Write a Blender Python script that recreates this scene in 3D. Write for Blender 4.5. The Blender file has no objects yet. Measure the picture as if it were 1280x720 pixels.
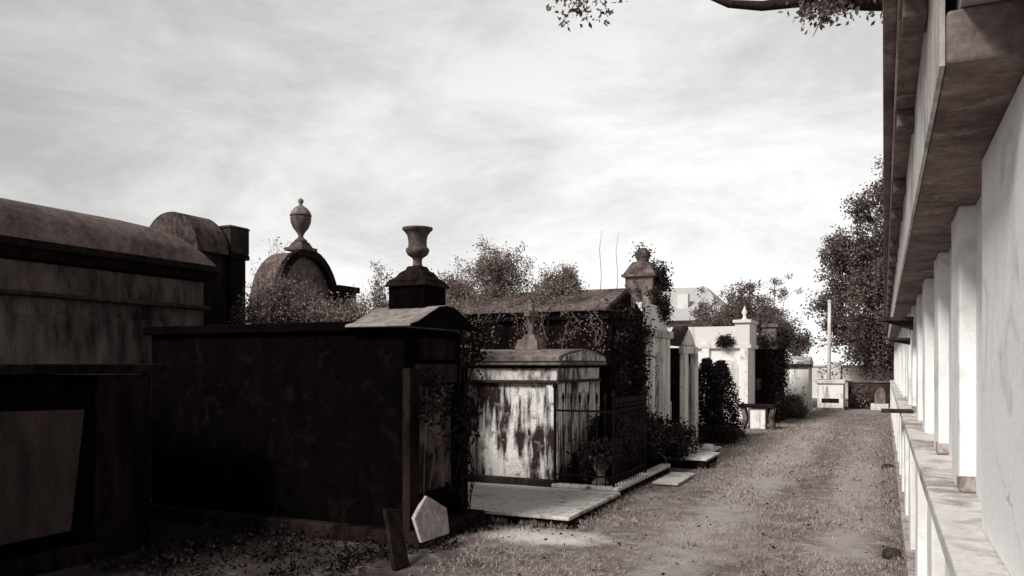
import bpy, math, random
import numpy as np
from mathutils import Vector
R = math.radians
rnd = random.Random(7)
sc = bpy.context.scene
COL = sc.collection

# ---------------------------------------------------------------- camera
YAW = 24.94
cam = bpy.data.cameras.new('camera'); co = bpy.data.objects.new('camera', cam); COL.objects.link(co)
co.location = (0, 0, 1.6); co.rotation_euler = (R(90), 0, R(YAW))
cam.sensor_width = 36; cam.lens = 28.125; cam.shift_y = 95/1280
cam.clip_start = 0.05; cam.clip_end = 1500
sc.camera = co

# ---------------------------------------------------------------- world: overcast sky
SUN_EL, SUN_AZ = 40.0, 203.0     # azimuth clockwise from +Y
w = bpy.data.worlds.new("World"); sc.world = w; w.use_nodes = True
nt = w.node_tree; nt.nodes.clear()
def N(t, typ, **kw):
    n = t.nodes.new(typ)
    for k, v in kw.items():
        if k.startswith('i_'): n.inputs[k[2:]].default_value = v
        else: setattr(n, k, v)
    return n
out = N(nt, 'ShaderNodeOutputWorld'); bg = N(nt, 'ShaderNodeBackground'); bg.inputs['Strength'].default_value = 0.1
sky = N(nt, 'ShaderNodeTexSky', sky_type='NISHITA', sun_disc=False)
sky.sun_elevation = R(SUN_EL); sky.sun_rotation = R(SUN_AZ)
hs = N(nt, 'ShaderNodeHueSaturation'); hs.inputs['Saturation'].default_value = 0.05
nt.links.new(sky.outputs[0], hs.inputs['Color'])
tc = N(nt, 'ShaderNodeTexCoord')
mp = N(nt, 'ShaderNodeMapping'); mp.inputs['Scale'].default_value = (2.2, 2.2, 6.0); mp.inputs['Rotation'].default_value = (R(8), R(-10), R(20))
nt.links.new(tc.outputs['Generated'], mp.inputs['Vector'])
nz = N(nt, 'ShaderNodeTexNoise'); nz.inputs['Scale'].default_value = 1.5; nz.inputs['Detail'].default_value = 12; nz.inputs['Roughness'].default_value = .66; nz.inputs['Distortion'].default_value = .35
nt.links.new(mp.outputs[0], nz.inputs['Vector'])
rp = N(nt, 'ShaderNodeValToRGB')
rp.color_ramp.elements[0].position = .36; rp.color_ramp.elements[0].color = (5.8, 5.85, 5.75, 1)
rp.color_ramp.elements[1].position = .63; rp.color_ramp.elements[1].color = (8.5, 8.52, 8.42, 1)
nt.links.new(nz.outputs['Fac'], rp.inputs[0])
# cloud layer gets brighter towards the low sky over the lane
sx = N(nt, 'ShaderNodeSeparateXYZ'); nt.links.new(tc.outputs['Generated'], sx.inputs[0])
mr = N(nt, 'ShaderNodeMapRange'); mr.inputs['From Min'].default_value = 0.0; mr.inputs['From Max'].default_value = .5
mr.inputs['To Min'].default_value = 1.16; mr.inputs['To Max'].default_value = .76
nt.links.new(sx.outputs['Z'], mr.inputs['Value'])
ml = N(nt, 'ShaderNodeVectorMath', operation='SCALE')
dt = N(nt, 'ShaderNodeVectorMath', operation='DOT_PRODUCT'); dt.inputs[1].default_value = (-.12, .99, .0)
nt.links.new(tc.outputs['Generated'], dt.inputs[0])
m2 = N(nt, 'ShaderNodeMapRange'); m2.inputs['From Min'].default_value = .40; m2.inputs['From Max'].default_value = .97
m2.inputs['To Min'].default_value = .42; m2.inputs['To Max'].default_value = 1.06; nt.links.new(dt.outputs['Value'], m2.inputs['Value'])
mm = N(nt, 'ShaderNodeMath', operation='MULTIPLY'); nt.links.new(mr.outputs[0], mm.inputs[0]); nt.links.new(m2.outputs[0], mm.inputs[1])
nt.links.new(rp.outputs[0], ml.inputs[0]); nt.links.new(mm.outputs[0], ml.inputs['Scale'])
mx = N(nt, 'ShaderNodeMixRGB'); mx.inputs[0].default_value = .88
nt.links.new(hs.outputs[0], mx.inputs[1]); nt.links.new(ml.outputs[0], mx.inputs[2])
nt.links.new(mx.outputs[0], bg.inputs['Color']); nt.links.new(bg.outputs[0], out.inputs[0])

sun = bpy.data.lights.new('sun', 'SUN'); sun.energy = 3.1; sun.angle = R(15); sun.color = (1, .96, .93)
so = bpy.data.objects.new('sun', sun); COL.objects.link(so)
az = R(SUN_AZ); d = Vector((math.sin(az)*math.cos(R(SUN_EL)), math.cos(az)*math.cos(R(SUN_EL)), math.sin(R(SUN_EL))))
so.rotation_euler = d.to_track_quat('Z', 'Y').to_euler(); so.location = (0, 0, 30)
sc.view_settings.view_transform = 'Standard'; sc.view_settings.look = 'None'
sc.view_settings.exposure = 0.36; sc.view_settings.gamma = 1
sc.render.engine = 'CYCLES'

# ---------------------------------------------------------------- materials
def surf(name, light, dark, lo=.45, hi=.6, scale=2.2, streak=.22, fine=.25, bump=.25, rough=.92, fscale=38, third=None, t_lo=.6, t_hi=.7, crack=0):
    """weathered mineral surface: light body, dark lichen/soot stains running down it"""
    m = bpy.data.materials.new(name); m.use_nodes = True
    t = m.node_tree; t.nodes.clear(); L = t.links.new
    o = N(t, 'ShaderNodeOutputMaterial'); b = N(t, 'ShaderNodeBsdfPrincipled'); L(b.outputs[0], o.inputs[0])
    b.inputs['Roughness'].default_value = rough
    b.inputs['Specular IOR Level'].default_value = .15 if max(light) > .06 else .03
    g = N(t, 'ShaderNodeNewGeometry')
    m1 = N(t, 'ShaderNodeMapping'); m1.inputs['Scale'].default_value = (scale*2.2, scale*2.2, scale*2.2*streak); L(g.outputs['Position'], m1.inputs[0])
    n1 = N(t, 'ShaderNodeTexNoise'); n1.inputs['Scale'].default_value = 1.6; n1.inputs['Detail'].default_value = 7; n1.inputs['Roughness'].default_value = .62; L(m1.outputs[0], n1.inputs['Vector'])
    n2 = N(t, 'ShaderNodeTexNoise'); n2.inputs['Scale'].default_value = scale*.55; n2.inputs['Detail'].default_value = 4; L(g.outputs['Position'], n2.inputs['Vector'])
    ad = N(t, 'ShaderNodeMath', operation='MULTIPLY_ADD'); ad.inputs[1].default_value = .55; L(n1.outputs[0], ad.inputs[0])
    ad2 = N(t, 'ShaderNodeMath', operation='MULTIPLY'); ad2.inputs[1].default_value = .45; L(n2.outputs[0], ad2.inputs[0]); L(ad2.outputs[0], ad.inputs[2])
    r = N(t, 'ShaderNodeValToRGB'); e = r.color_ramp.elements
    e[0].position = lo; e[0].color = (*dark, 1); e[1].position = hi; e[1].color = (*light, 1); L(ad.outputs[0], r.inputs[0])
    n3 = N(t, 'ShaderNodeTexNoise'); n3.inputs['Scale'].default_value = fscale; n3.inputs['Detail'].default_value = 6; n3.inputs['Roughness'].default_value = .7; L(g.outputs['Position'], n3.inputs['Vector'])
    mr = N(t, 'ShaderNodeMapRange'); mr.inputs['From Min'].default_value = .3; mr.inputs['From Max'].default_value = .7
    mr.inputs['To Min'].default_value = 1-fine; mr.inputs['To Max'].default_value = 1+fine*.6; L(n3.outputs[0], mr.inputs['Value'])
    src = r.outputs[0]
    if third:
        n4 = N(t, 'ShaderNodeTexNoise'); n4.inputs['Scale'].default_value = scale*3.1; n4.inputs['Detail'].default_value = 6; n4.inputs['Distortion'].default_value = .8; L(g.outputs['Position'], n4.inputs['Vector'])
        r4 = N(t, 'ShaderNodeMapRange'); r4.inputs['From Min'].default_value = t_lo; r4.inputs['From Max'].default_value = t_hi; L(n4.outputs[0], r4.inputs['Value'])
        mm = N(t, 'ShaderNodeMixRGB'); L(r4.outputs[0], mm.inputs[0]); L(src, mm.inputs[1]); mm.inputs[2].default_value = (*third, 1); src = mm.outputs[0]
    vm = N(t, 'ShaderNodeVectorMath', operation='SCALE'); L(src, vm.inputs[0]); L(mr.outputs[0], vm.inputs['Scale'])
    col = vm.outputs[0]
    if crack:
        dn = N(t, 'ShaderNodeTexNoise'); dn.inputs['Scale'].default_value = 3.5; dn.inputs['Detail'].default_value = 5; L(g.outputs['Position'], dn.inputs['Vector'])
        dm = N(t, 'ShaderNodeVectorMath', operation='SCALE'); dm.inputs['Scale'].default_value = .45; L(dn.outputs['Color'], dm.inputs[0])
        da = N(t, 'ShaderNodeVectorMath', operation='ADD'); L(g.outputs['Position'], da.inputs[0]); L(dm.outputs[0], da.inputs[1])
        vo = N(t, 'ShaderNodeTexVoronoi'); vo.feature = 'DISTANCE_TO_EDGE'; vo.inputs['Scale'].default_value = 1.3; L(da.outputs[0], vo.inputs['Vector'])
        cr = N(t, 'ShaderNodeMapRange'); cr.inputs['From Min'].default_value = .001; cr.inputs['From Max'].default_value = .009; cr.inputs['To Min'].default_value = crack; cr.inputs['To Max'].default_value = 0; L(vo.outputs['Distance'], cr.inputs['Value'])
        gt = N(t, 'ShaderNodeMapRange'); gt.inputs['From Min'].default_value = .56; gt.inputs['From Max'].default_value = .66; L(n2.outputs[0], gt.inputs['Value'])
        cm = N(t, 'ShaderNodeMath', operation='MULTIPLY'); L(cr.outputs[0], cm.inputs[0]); L(gt.outputs[0], cm.inputs[1])
        cx_ = N(t, 'ShaderNodeMixRGB'); L(cm.outputs[0], cx_.inputs[0]); L(col, cx_.inputs[1]); cx_.inputs[2].default_value = (*[c*.3 for c in dark], 1); col = cx_.outputs[0]
    L(col, b.inputs['Base Color'])
    bp = N(t, 'ShaderNodeBump'); bp.inputs['Strength'].default_value = bump; bp.inputs['Distance'].default_value = .02
    ab = N(t, 'ShaderNodeMath', operation='ADD'); L(n3.outputs[0], ab.inputs[0]); L(n1.outputs[0], ab.inputs[1])
    L(ab.outputs[0], bp.inputs['Height']); L(bp.outputs[0], b.inputs['Normal'])
    return m
def leafmat(name, c, var=.5, trans=.25):
    m = bpy.data.materials.new(name); m.use_nodes = True
    t = m.node_tree; t.nodes.clear(); L = t.links.new
    o = N(t, 'ShaderNodeOutputMaterial'); b = N(t, 'ShaderNodeBsdfPrincipled')
    b.inputs['Roughness'].default_value = .7; b.inputs['Specular IOR Level'].default_value = .2
    g = N(t, 'ShaderNodeNewGeometry')
    mr = N(t, 'ShaderNodeMapRange'); mr.inputs['To Min'].default_value = 1-var; mr.inputs['To Max'].default_value = 1+var*1.3; L(g.outputs['Random Per Island'], mr.inputs['Value'])
    vm = N(t, 'ShaderNodeVectorMath', operation='SCALE'); vm.inputs[0].default_value = c; L(mr.outputs[0], vm.inputs['Scale'])
    L(vm.outputs[0], b.inputs['Base Color'])
    tr = N(t, 'ShaderNodeBsdfTranslucent'); L(vm.outputs[0], tr.inputs[0])
    ms = N(t, 'ShaderNodeMixShader'); ms.inputs[0].default_value = trans; L(b.outputs[0], ms.inputs[1]); L(tr.outputs[0], ms.inputs[2]); L(ms.outputs[0], o.inputs[0])
    return m
M = {}
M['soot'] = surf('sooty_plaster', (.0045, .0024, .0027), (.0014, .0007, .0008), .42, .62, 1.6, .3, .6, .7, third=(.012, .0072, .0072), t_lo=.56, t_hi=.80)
M['soot_shade_brown'] = surf('sooty_shade_brown_stone', (.030, .020, .019), (.007, .0045, .0045), .42, .6, 2.4, .3, .45, .5)  # soot on the tombs; also painted shade under slabs and kerb
M['lintel'] = surf('brown_lintel_plaster', (.05, .034, .032), (.02, .013, .013), .4, .6, 2.4, .3, .4, .4)
M['cap_light'] = surf('pale_skylit_stone', (.33, .295, .27), (.13, .10, .092), .38, .58, 3, .8, .3, .3)
M['urn'] = surf('weathered_urn_stone', (.17, .13, .12), (.06, .042, .04), .4, .6, 5, .5, .35, .3)
M['mauve'] = surf('dim_grey_plaster', (.070, .049, .048), (.018, .012, .012), .36, .62, 1.5, .4, .35, .3)
M['roofbrown'] = surf('lichened_barrel_roof', (.235, .178, .164), (.10, .071, .066), .38, .6, 2.5, .9, .4, .4)
M['tallwall'] = surf('mottled_tomb_plaster', (.23, .178, .166), (.017, .011, .011), .40, .64, 1.5, .28, .4, .4)
M['brownstone'] = surf('brown_stone', (.075, .052, .049), (.022, .0145, .014), .4, .6, 2.4, .5, .4, .4)
M['white_stain'] = surf('streaked_white_plaster', (.80, .775, .74), (.035, .023, .021), .465, .54, 2.9, .11, .38, .6, third=(.30, .245, .23), t_lo=.56, t_hi=.70)
M['white_dirty'] = surf('dirty_white_trim', (.66, .63, .60), (.10, .075, .07), .43, .55, 2.6, .5, .25, .35)
M['coping'] = surf('grey_brown_coping', (.27, .222, .205), (.06, .043, .04), .38, .6, 2.6, .6, .35, .4)
M['white'] = surf('white_lime_plaster', (.86, .84, .81), (.36, .31, .28), .38, .49, 2.6, .16, .15, .3, third=(.22, .17, .16), t_lo=.62, t_hi=.74, crack=.8)
M['white_far'] = surf('pale_lime_plaster', (.72, .70, .67), (.42, .38, .35), .38, .5, 1.4, .3, .1, .15)
M['vault'] = surf('whitewashed_vault_wall', (.87, .87, .855), (.70, .685, .665), .36, .50, 1.1, .35, .08, .2, third=(.60, .575, .55), t_lo=.58, t_hi=.74, crack=.45)
M['vault_ledge'] = surf('stained_ledge_cement', (.62, .60, .575), (.27, .225, .2), .38, .53, 2.3, 1.0, .2, .35)
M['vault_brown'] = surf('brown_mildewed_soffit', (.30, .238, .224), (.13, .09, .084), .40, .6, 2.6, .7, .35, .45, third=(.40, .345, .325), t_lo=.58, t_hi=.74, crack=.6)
M['vault_grey'] = surf('grey_vault_fascia', (.66, .64, .615), (.36, .315, .295), .40, .54, 2.4, .35, .2, .3, crack=.7)
M['stainbase'] = surf('mildewed_pilaster_foot', (.48, .43, .41), (.20, .155, .145), .42, .56, 5, .6, .3, .3)
M['slab'] = surf('pale_concrete_slab', (.62, .59, .555), (.26, .215, .20), .36, .5, 3.0, 1, .35, .3, third=(.16, .12, .11), t_lo=.64, t_hi=.72)
M['kerb'] = surf('mossy_kerb_stone', (.32, .27, .25), (.06, .042, .04), .4, .56, 2.5, .8, .3, .4)
M['gabledark'] = surf('blackened_brick', (.016, .010, .010), (.005, .003, .003), .4, .6, 2.5, .4, .5, .6, third=(.07, .05, .048), t_lo=.64, t_hi=.74)
M['roofmid'] = surf('grey_brown_roof', (.20, .155, .142), (.06, .043, .04), .38, .58, 3, .9, .35, .4)
M['iron'] = surf('rusty_black_iron', (.013, .009, .009), (.006, .004, .004), .4, .6, 8, 1, .3, .2, rough=.6)
M['bark'] = surf('bark', (.075, .055, .05), (.03, .02, .02), .4, .6, 6, .2, .4, .8)
M['barkdark'] = surf('dark_bark', (.05, .033, .03), (.02, .013, .012), .4, .6, 6, .4, .4, .6)
M['twig'] = surf('pale_twig', (.22, .17, .155), (.10, .07, .066), .4, .6, 9, 1, .3, .2)
M['farroof'] = surf('grey_metal_roof', (.50, .50, .49), (.42, .41, .40), .4, .6, .4, 1, .05, .05)
M['glass'] = surf('dull_glass', (.08, .08, .08), (.05, .05, .05), .4, .6, 1, 1, .05, 0, rough=.15)
M['darkwood'] = surf('dark_board', (.05, .036, .033), (.016, .01, .01), .4, .6, 5, .2, .4, .3)
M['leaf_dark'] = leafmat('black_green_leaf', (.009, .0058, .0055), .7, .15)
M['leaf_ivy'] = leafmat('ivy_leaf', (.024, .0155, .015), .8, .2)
M['leaf_mid'] = leafmat('brown_green_leaf', (.17, .13, .12), .55, .35)
M['leaf_light'] = leafmat('pale_leaf', (.25, .20, .183), .55, .4)
M['leaf_tree'] = leafmat('tree_leaf', (.155, .12, .11), .65, .35)  # lightened so the colour carries the haze over the far trees
M['grassblade'] = leafmat('dry_grass', (.37, .315, .29), .6, .4)
M['weed'] = leafmat('weed_leaf', (.018, .012, .0115), .9, .2)

# ---------------------------------------------------------------- mesh helpers
class MB:
    def __init__(s): s.v = []; s.f = []
    def add(s, v, f):
        o = len(s.v); s.v += [tuple(p) for p in v]; s.f += [tuple(i+o for i in q) for q in f]; return s
    def box(s, x0, x1, y0, y1, z0, z1, tx=0, ty=0):
        """box, top inset by tx, ty"""
        v = [(x0,y0,z0),(x1,y0,z0),(x1,y1,z0),(x0,y1,z0),(x0+tx,y0+ty,z1),(x1-tx,y0+ty,z1),(x1-tx,y1-ty,z1),(x0+tx,y1-ty,z1)]
        return s.add(v, [(3,2,1,0),(4,5,6,7),(0,1,5,4),(1,2,6,5),(2,3,7,6),(3,0,4,7)])
    def prism(s, prof, a0, a1, axis='x'):
        """profile polygon extruded along an axis; prof = [(u, z)]: u is the other horizontal coordinate"""
        n = len(prof)
        mk = (lambda a, p: (a, p[0], p[1])) if axis == 'x' else (lambda a, p: (p[0], a, p[1]))
        v = [mk(a0, p) for p in prof] + [mk(a1, p) for p in prof]
        f = [tuple(range(n))[::-1], tuple(range(n, 2*n))]
        for i in range(n): j = (i+1) % n; f.append((i, j, j+n, i+n))
        return s.add(v, f)
    def lathe(s, cx, cy, prof, n=20, sq=False):
        v = []; f = []
        for (r, z) in prof:
            for k in range(n):
                a = 2*math.pi*k/n
                v.append((cx+r*math.cos(a), cy+r*math.sin(a), z))
        for i in range(len(prof)-1):
            for k in range(n):
                j = (k+1) % n; f.append((i*n+k, i*n+j, (i+1)*n+j, (i+1)*n+k))
        f.append(tuple(range(n))[::-1]); f.append(tuple(range((len(prof)-1)*n, len(prof)*n)))
        return s.add(v, f)
    def tube(s, pts, rads, n=6):
        pts = [Vector(p) for p in pts]; v = []; f = []
        for i, p in enumerate(pts):
            t = (pts[min(i+1, len(pts)-1)] - pts[max(i-1, 0)])
            if t.length < 1e-9: t = Vector((0,0,1))
            t.normalize(); a = t.cross(Vector((.31,.17,.93)));
            if a.length < 1e-3: a = t.cross(Vector((1,0,0)))
            a.normalize(); b = t.cross(a); r = rads[i] if hasattr(rads, '__len__') else rads
            for k in range(n):
                q = 2*math.pi*k/n; v.append(p + a*math.cos(q)*r + b*math.sin(q)*r)
        for i in range(len(pts)-1):
            for k in range(n):
                j = (k+1) % n; f.append((i*n+k, i*n+j, (i+1)*n+j, (i+1)*n+k))
        f.append(tuple(range(n))[::-1]); f.append(tuple(range((len(pts)-1)*n, len(pts)*n)))
        return s.add(v, f)
    def build(s, name, mat, parent=None, bevel=0.0, smooth=False, base=None):
        me = bpy.data.meshes.new(name)
        b = Vector(base) if base is not None else (Vector(parent['_b']) if parent is not None and '_b' in parent else Vector((0,0,0)))
        me.from_pydata([(x-b.x, y-b.y, z-b.z) for x, y, z in s.v], [], s.f)
        me.materials.append(mat)
        if smooth: me.polygons.foreach_set('use_smooth', [True]*len(me.polygons))
        me.update()
        o = bpy.data.objects.new(name, me); COL.objects.link(o)
        if parent is not None: o.parent = parent
        else: o.location = b
        if bevel:
            bm = o.modifiers.new('bevel', 'BEVEL'); bm.width = bevel; bm.segments = 2; bm.limit_method = 'ANGLE'
        return o
def tag(o, label=None, cat=None, group=None, kind=None):
    if label: o['label'] = label
    if cat: o['category'] = cat
    if group: o['group'] = group
    if kind: o['kind'] = kind
    return o
_bases = {}
def thing(name, loc, label, cat, group=None):
    o = bpy.data.objects.new(name, None); COL.objects.link(o); o.location = loc
    o.empty_display_size = .2; _bases[o.name] = loc; o['_b'] = loc
    return tag(o, label, cat, group)
def jitter(o, amt=.006, cuts=0, seed=1):
    """worn, slightly uneven old masonry edges"""
    if cuts:
        sm = o.modifiers.new('subdiv', 'SUBSURF'); sm.subdivision_type = 'SIMPLE'; sm.levels = cuts; sm.render_levels = cuts
    tx = bpy.data.textures.new('worn', 'CLOUDS'); tx.noise_scale = .35
    dm = o.modifiers.new('worn', 'DISPLACE'); dm.texture = tx; dm.strength = amt; dm.mid_level = .5; dm.texture_coords = 'GLOBAL'
    return o

def leaves(name, mat, pts, size, parent, seed=1, droop=0.0, flat=.0, aspect=.55):
    """one mesh of many small folded leaves"""
    rs = np.random.RandomState(seed)
    P = np.asarray(pts, float)
    if '_b' in parent: P = P - np.array(parent['_b'])
    n = len(P)
    d = rs.normal(size=(n, 3)); d[:, 2] = d[:, 2]*(1-flat) - droop; d /= np.linalg.norm(d, axis=1)[:, None]
    a = rs.normal(size=(n, 3)); s = np.cross(d, a); s /= np.linalg.norm(s, axis=1)[:, None]
    up = np.cross(s, d)
    L = size*rs.uniform(.55, 1.35, n)[:, None]; W = L*aspect*.5
    v = np.stack([P, P+d*L*.5+s*W+up*L*.09, P+d*L, P+d*L*.5-s*W+up*L*.09], 1).reshape(-1, 3)
    me = bpy.data.meshes.new(name); me.vertices.add(4*n); me.vertices.foreach_set('co', v.ravel())
    idx = np.arange(4*n).reshape(n, 4); tri = np.stack([idx[:, [0,1,2]], idx[:, [0,2,3]]], 1).reshape(-1)
    me.loops.add(6*n); me.loops.foreach_set('vertex_index', tri.astype(np.int32))
    me.polygons.add(2*n); me.polygons.foreach_set('loop_start', np.arange(0, 6*n, 3, dtype=np.int32)); me.polygons.foreach_set('loop_total', np.full(2*n, 3, np.int32))
    me.materials.append(mat); me.update(calc_edges=True)
    o = bpy.data.objects.new(name, me); COL.objects.link(o); o.parent = parent
    return o

def rv(r, s=1.0): return Vector((r.gauss(0,1), r.gauss(0,1), r.gauss(0,1)))*s
def grow(mb, r, p, d, ln, rad, depth, tips, wob=.25, up=.12, kids=(2, 4), spread=.75, minr=.002):
    pts = [p.copy()]; rs = [rad]; n = 4
    dd = d.normalized()
    for i in range(n):
        dd = (dd + rv(r, wob*.35) + Vector((0,0,up*.3))).normalized(); p = p + dd*ln/n
        pts.append(p.copy()); rs.append(max(minr, rad*(1-.5*(i+1)/n)))
    mb.tube(pts, rs, 5 if rad > .02 else 4)
    if depth <= 0:
        for q in pts[1:]: tips.append(q)
        return
    for k in range(r.randint(*kids)):
        i = r.randint(1, n); q = pts[i]
        side = rv(r); side = (side - dd*side.dot(dd)).normalized()
        nd = (dd*(1-spread*.5) + side*spread).normalized()
        grow(mb, r, q, nd, ln*r.uniform(.5, .8), rs[i]*.65, depth-1, tips, wob, up, kids, spread, minr)
    grow(mb, r, pts[-1], dd, ln*.7, rs[-1], depth-1, tips, wob, up, kids, spread, minr)

def shrub(name, label, cat, base, stems, ln, depth, leafsz, nper, lm, bm='twig', seed=1, spread=.7, up=.2, rad=.014, scat=.05, lean=(0,0), group=None, fan=.5, droop=0):
    """branching plant: stems > foliage"""
    r = random.Random(seed); o = thing(name, base, label, cat, group)
    mb = MB(); tips = []
    for k in range(stems):
        a = r.uniform(0, 6.28); rr = r.uniform(0, 1)*fan
        d = Vector((math.cos(a)*rr+lean[0], math.sin(a)*rr+lean[1], 1))
        grow(mb, r, Vector(base)+Vector((math.cos(a)*.05, math.sin(a)*.05, -.02)), d, ln*r.uniform(.75, 1.1), rad, depth, tips, .4, up, (1, 3), spread)
    mb.build('stem', M[bm], o, smooth=True)
    pts = []
    for t in tips:
        for k in range(nper):
            if r.random() < .85: pts.append(t + rv(r, scat))
    if pts: leaves('foliage', M[lm], pts, leafsz, o, seed, droop)
    return o

def tree(name, label, base, height, clumps, leafsz, n, lm, trunk_r, seed=1, fork=.35, bm='bark', cat='tree', group=None):
    """tapered trunk with limbs out to every clump, loose uneven crown of single leaves"""
    r = random.Random(seed); o = thing(name, base, label, cat, group); B = Vector(base)
    mb = MB(); top = B + Vector((r.uniform(-.2,.2), r.uniform(-.2,.2), height*.8))
    spine = [B+Vector((0,0,-.1)), B.lerp(top, .3)+rv(r,.08), B.lerp(top, .6)+rv(r,.12), top]
    mb.tube(spine, [trunk_r*1.3, trunk_r, trunk_r*.65, trunk_r*.2], 9)
    pts = []; tot = sum(c[3]*c[4] for c in clumps)
    for (cx, cy, cz, rx, rz) in clumps:
        c = B + Vector((cx, cy, cz)); s = B.lerp(top, min(.95, max(fork*.6, (cz/height)*.75)))
        mid = s.lerp(c, .5)+rv(r, .12*rx)+Vector((0,0,-.06*rx))
        mb.tube([s, mid, c], [trunk_r*.45, trunk_r*.28, trunk_r*.1], 6)
        k = int(n*rx*rz/tot)
        subs = [c+Vector((r.gauss(0,.5)*rx, r.gauss(0,.5)*rx, r.gauss(0,.5)*rz)) for _ in range(max(5, int(k/70)))]
        for q in subs:
            if r.random() < .55: mb.tube([c.lerp(mid,.3), c.lerp(q,.5)+rv(r,.06*rx), q], [trunk_r*.14, trunk_r*.08, trunk_r*.03], 4)
        sr = .17*min(rx, rz)+leafsz*.9
        for _ in range(k):
            q = r.choice(subs); pts.append(q+rv(r, sr*.62))
    mb.build('trunk', M[bm], o, smooth=True)
    leaves('crown', M[lm], pts, leafsz, o, seed, .15)
    return o

def ivy(label, anchor, stems, pts, size, lm='leaf_ivy', seed=1, bm='twig', name='ivy', cat='climbing plant', group=None, srad=.006):
    o = thing(name, anchor, label, cat, group); mb = MB()
    for s in stems: mb.tube(s, srad, 5)
    mb.build('stem', M[bm], o, smooth=True)
    leaves('foliage', M[lm], pts, size, o, seed, .35)
    return o
def boxpts(r, x0, x1, y0, y1, z0, z1, n, cl=0, cs=.08):
    if not cl: return [Vector((r.uniform(x0,x1), r.uniform(y0,y1), r.uniform(z0,z1))) for _ in range(n)]
    cs_ = [Vector((r.uniform(x0,x1), r.uniform(y0,y1), r.uniform(z0,z1))) for _ in range(cl)]
    return [r.choice(cs_)+rv(r, cs) for _ in range(n)]
def arc(yc, half, z0, rise, n=14):
    """segmental arch profile points from left to right"""
    return [(yc-half*math.cos(math.pi*k/n), z0+rise*math.sin(math.pi*k/n)) for k in range(n+1)]

# ================================================================ ground
g = MB(); gx = np.linspace(-1, 1, 120); xs = np.sign(gx)*np.abs(gx)**2.6*300
nx = len(xs)
def gh(x, y):
    f = math.exp(-((x+2)/30)**2-((y-12)/30)**2)
    return f*(.012*math.sin(x*2.1+y*.7)+.010*math.sin(y*1.7-x*1.3)+.006*math.sin(x*5.3+2.1*math.sin(y*3.7)))-.014*f
for j in range(nx):
    for i in range(nx): x, y = xs[i]-2.5, xs[j]+11; g.v.append((x, y, gh(x, y)))
for j in range(nx-1):
    for i in range(nx-1): a = j*nx+i; g.f.append((a, a+1, a+nx+1, a+nx))
gm = surf('packed_earth_and_short_grass', (.33, .285, .265), (.16, .128, .118), .40, .60, 1.3, 1.0, .6, .9, fscale=26, third=(.40, .35, .33), t_lo=.56, t_hi=.70)
tag(g.build('ground', gm, smooth=True), kind='structure')
# a worn sandy patch of bare earth beside the big concrete slab, and darker ground round the black tomb's foot
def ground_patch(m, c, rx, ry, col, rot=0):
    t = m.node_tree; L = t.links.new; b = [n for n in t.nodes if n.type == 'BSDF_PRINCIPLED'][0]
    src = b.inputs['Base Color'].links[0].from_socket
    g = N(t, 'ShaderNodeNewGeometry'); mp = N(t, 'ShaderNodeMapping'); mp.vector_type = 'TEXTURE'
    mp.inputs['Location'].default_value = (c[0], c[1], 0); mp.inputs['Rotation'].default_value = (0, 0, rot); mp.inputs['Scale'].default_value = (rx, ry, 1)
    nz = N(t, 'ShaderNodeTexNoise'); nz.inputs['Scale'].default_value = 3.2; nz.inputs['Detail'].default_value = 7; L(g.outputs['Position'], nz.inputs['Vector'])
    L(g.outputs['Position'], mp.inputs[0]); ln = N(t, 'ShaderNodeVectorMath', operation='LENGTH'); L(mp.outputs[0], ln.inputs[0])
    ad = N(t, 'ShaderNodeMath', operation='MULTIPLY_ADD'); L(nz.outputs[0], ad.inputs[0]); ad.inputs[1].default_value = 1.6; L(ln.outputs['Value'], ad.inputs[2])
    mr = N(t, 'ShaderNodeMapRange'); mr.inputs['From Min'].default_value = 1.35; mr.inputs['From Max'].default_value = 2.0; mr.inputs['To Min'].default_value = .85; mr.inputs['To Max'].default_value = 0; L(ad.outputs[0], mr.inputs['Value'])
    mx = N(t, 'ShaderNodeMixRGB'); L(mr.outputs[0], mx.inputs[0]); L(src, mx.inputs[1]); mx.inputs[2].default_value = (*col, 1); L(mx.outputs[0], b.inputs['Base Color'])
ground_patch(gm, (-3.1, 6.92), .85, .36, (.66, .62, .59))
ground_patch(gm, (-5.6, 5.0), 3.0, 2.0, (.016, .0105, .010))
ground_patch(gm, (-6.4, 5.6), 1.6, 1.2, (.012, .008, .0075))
ground_patch(gm, (-1.55, 15), .42, 12, (.385, .345, .325))
ground_patch(gm, (-.35, 13), .30, 9, (.375, .335, .315))


# ---- short dry grass on the lane
rs = np.random.RandomState(5); NG = 150000
Y = 3.2 + (rs.rand(NG)**1.7)*24; X = rs.uniform(-6.0, .13, NG)
lim = np.where(Y < 6.0, -3.3, np.where(Y < 7.2, -3.6, np.where(Y < 9.1, -2.76, np.where(Y < 11.4, -2.8, np.where(Y<14, -2.45, -3.0)))))
X = np.where(rs.rand(NG) < .0, X, X); cl = -.9*(np.abs(X+1.5) < .28) + np.sin(X*3.1+1.7*np.sin(Y*1.3))+np.sin(Y*2.3+X*1.9)+rs.normal(size=NG)*.8
keep = (X > lim) & (cl > -.3); X, Y = X[keep], Y[keep]; n = len(X)
h = rs.uniform(.008, .034, n)*np.where(X > .02, 1.7, 1); a = rs.uniform(0, 6.28, n); wd = .0022 + .0004*Y
lx, ly = rs.normal(size=n)*.02, rs.normal(size=n)*.02
Z = np.full(n, -.012)
v = np.stack([np.stack([X-np.cos(a)*wd, Y-np.sin(a)*wd, Z], 1), np.stack([X+np.cos(a)*wd, Y+np.sin(a)*wd, Z], 1), np.stack([X+lx, Y+ly, Z+h+.01], 1)], 1).reshape(-1, 3)
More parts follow.
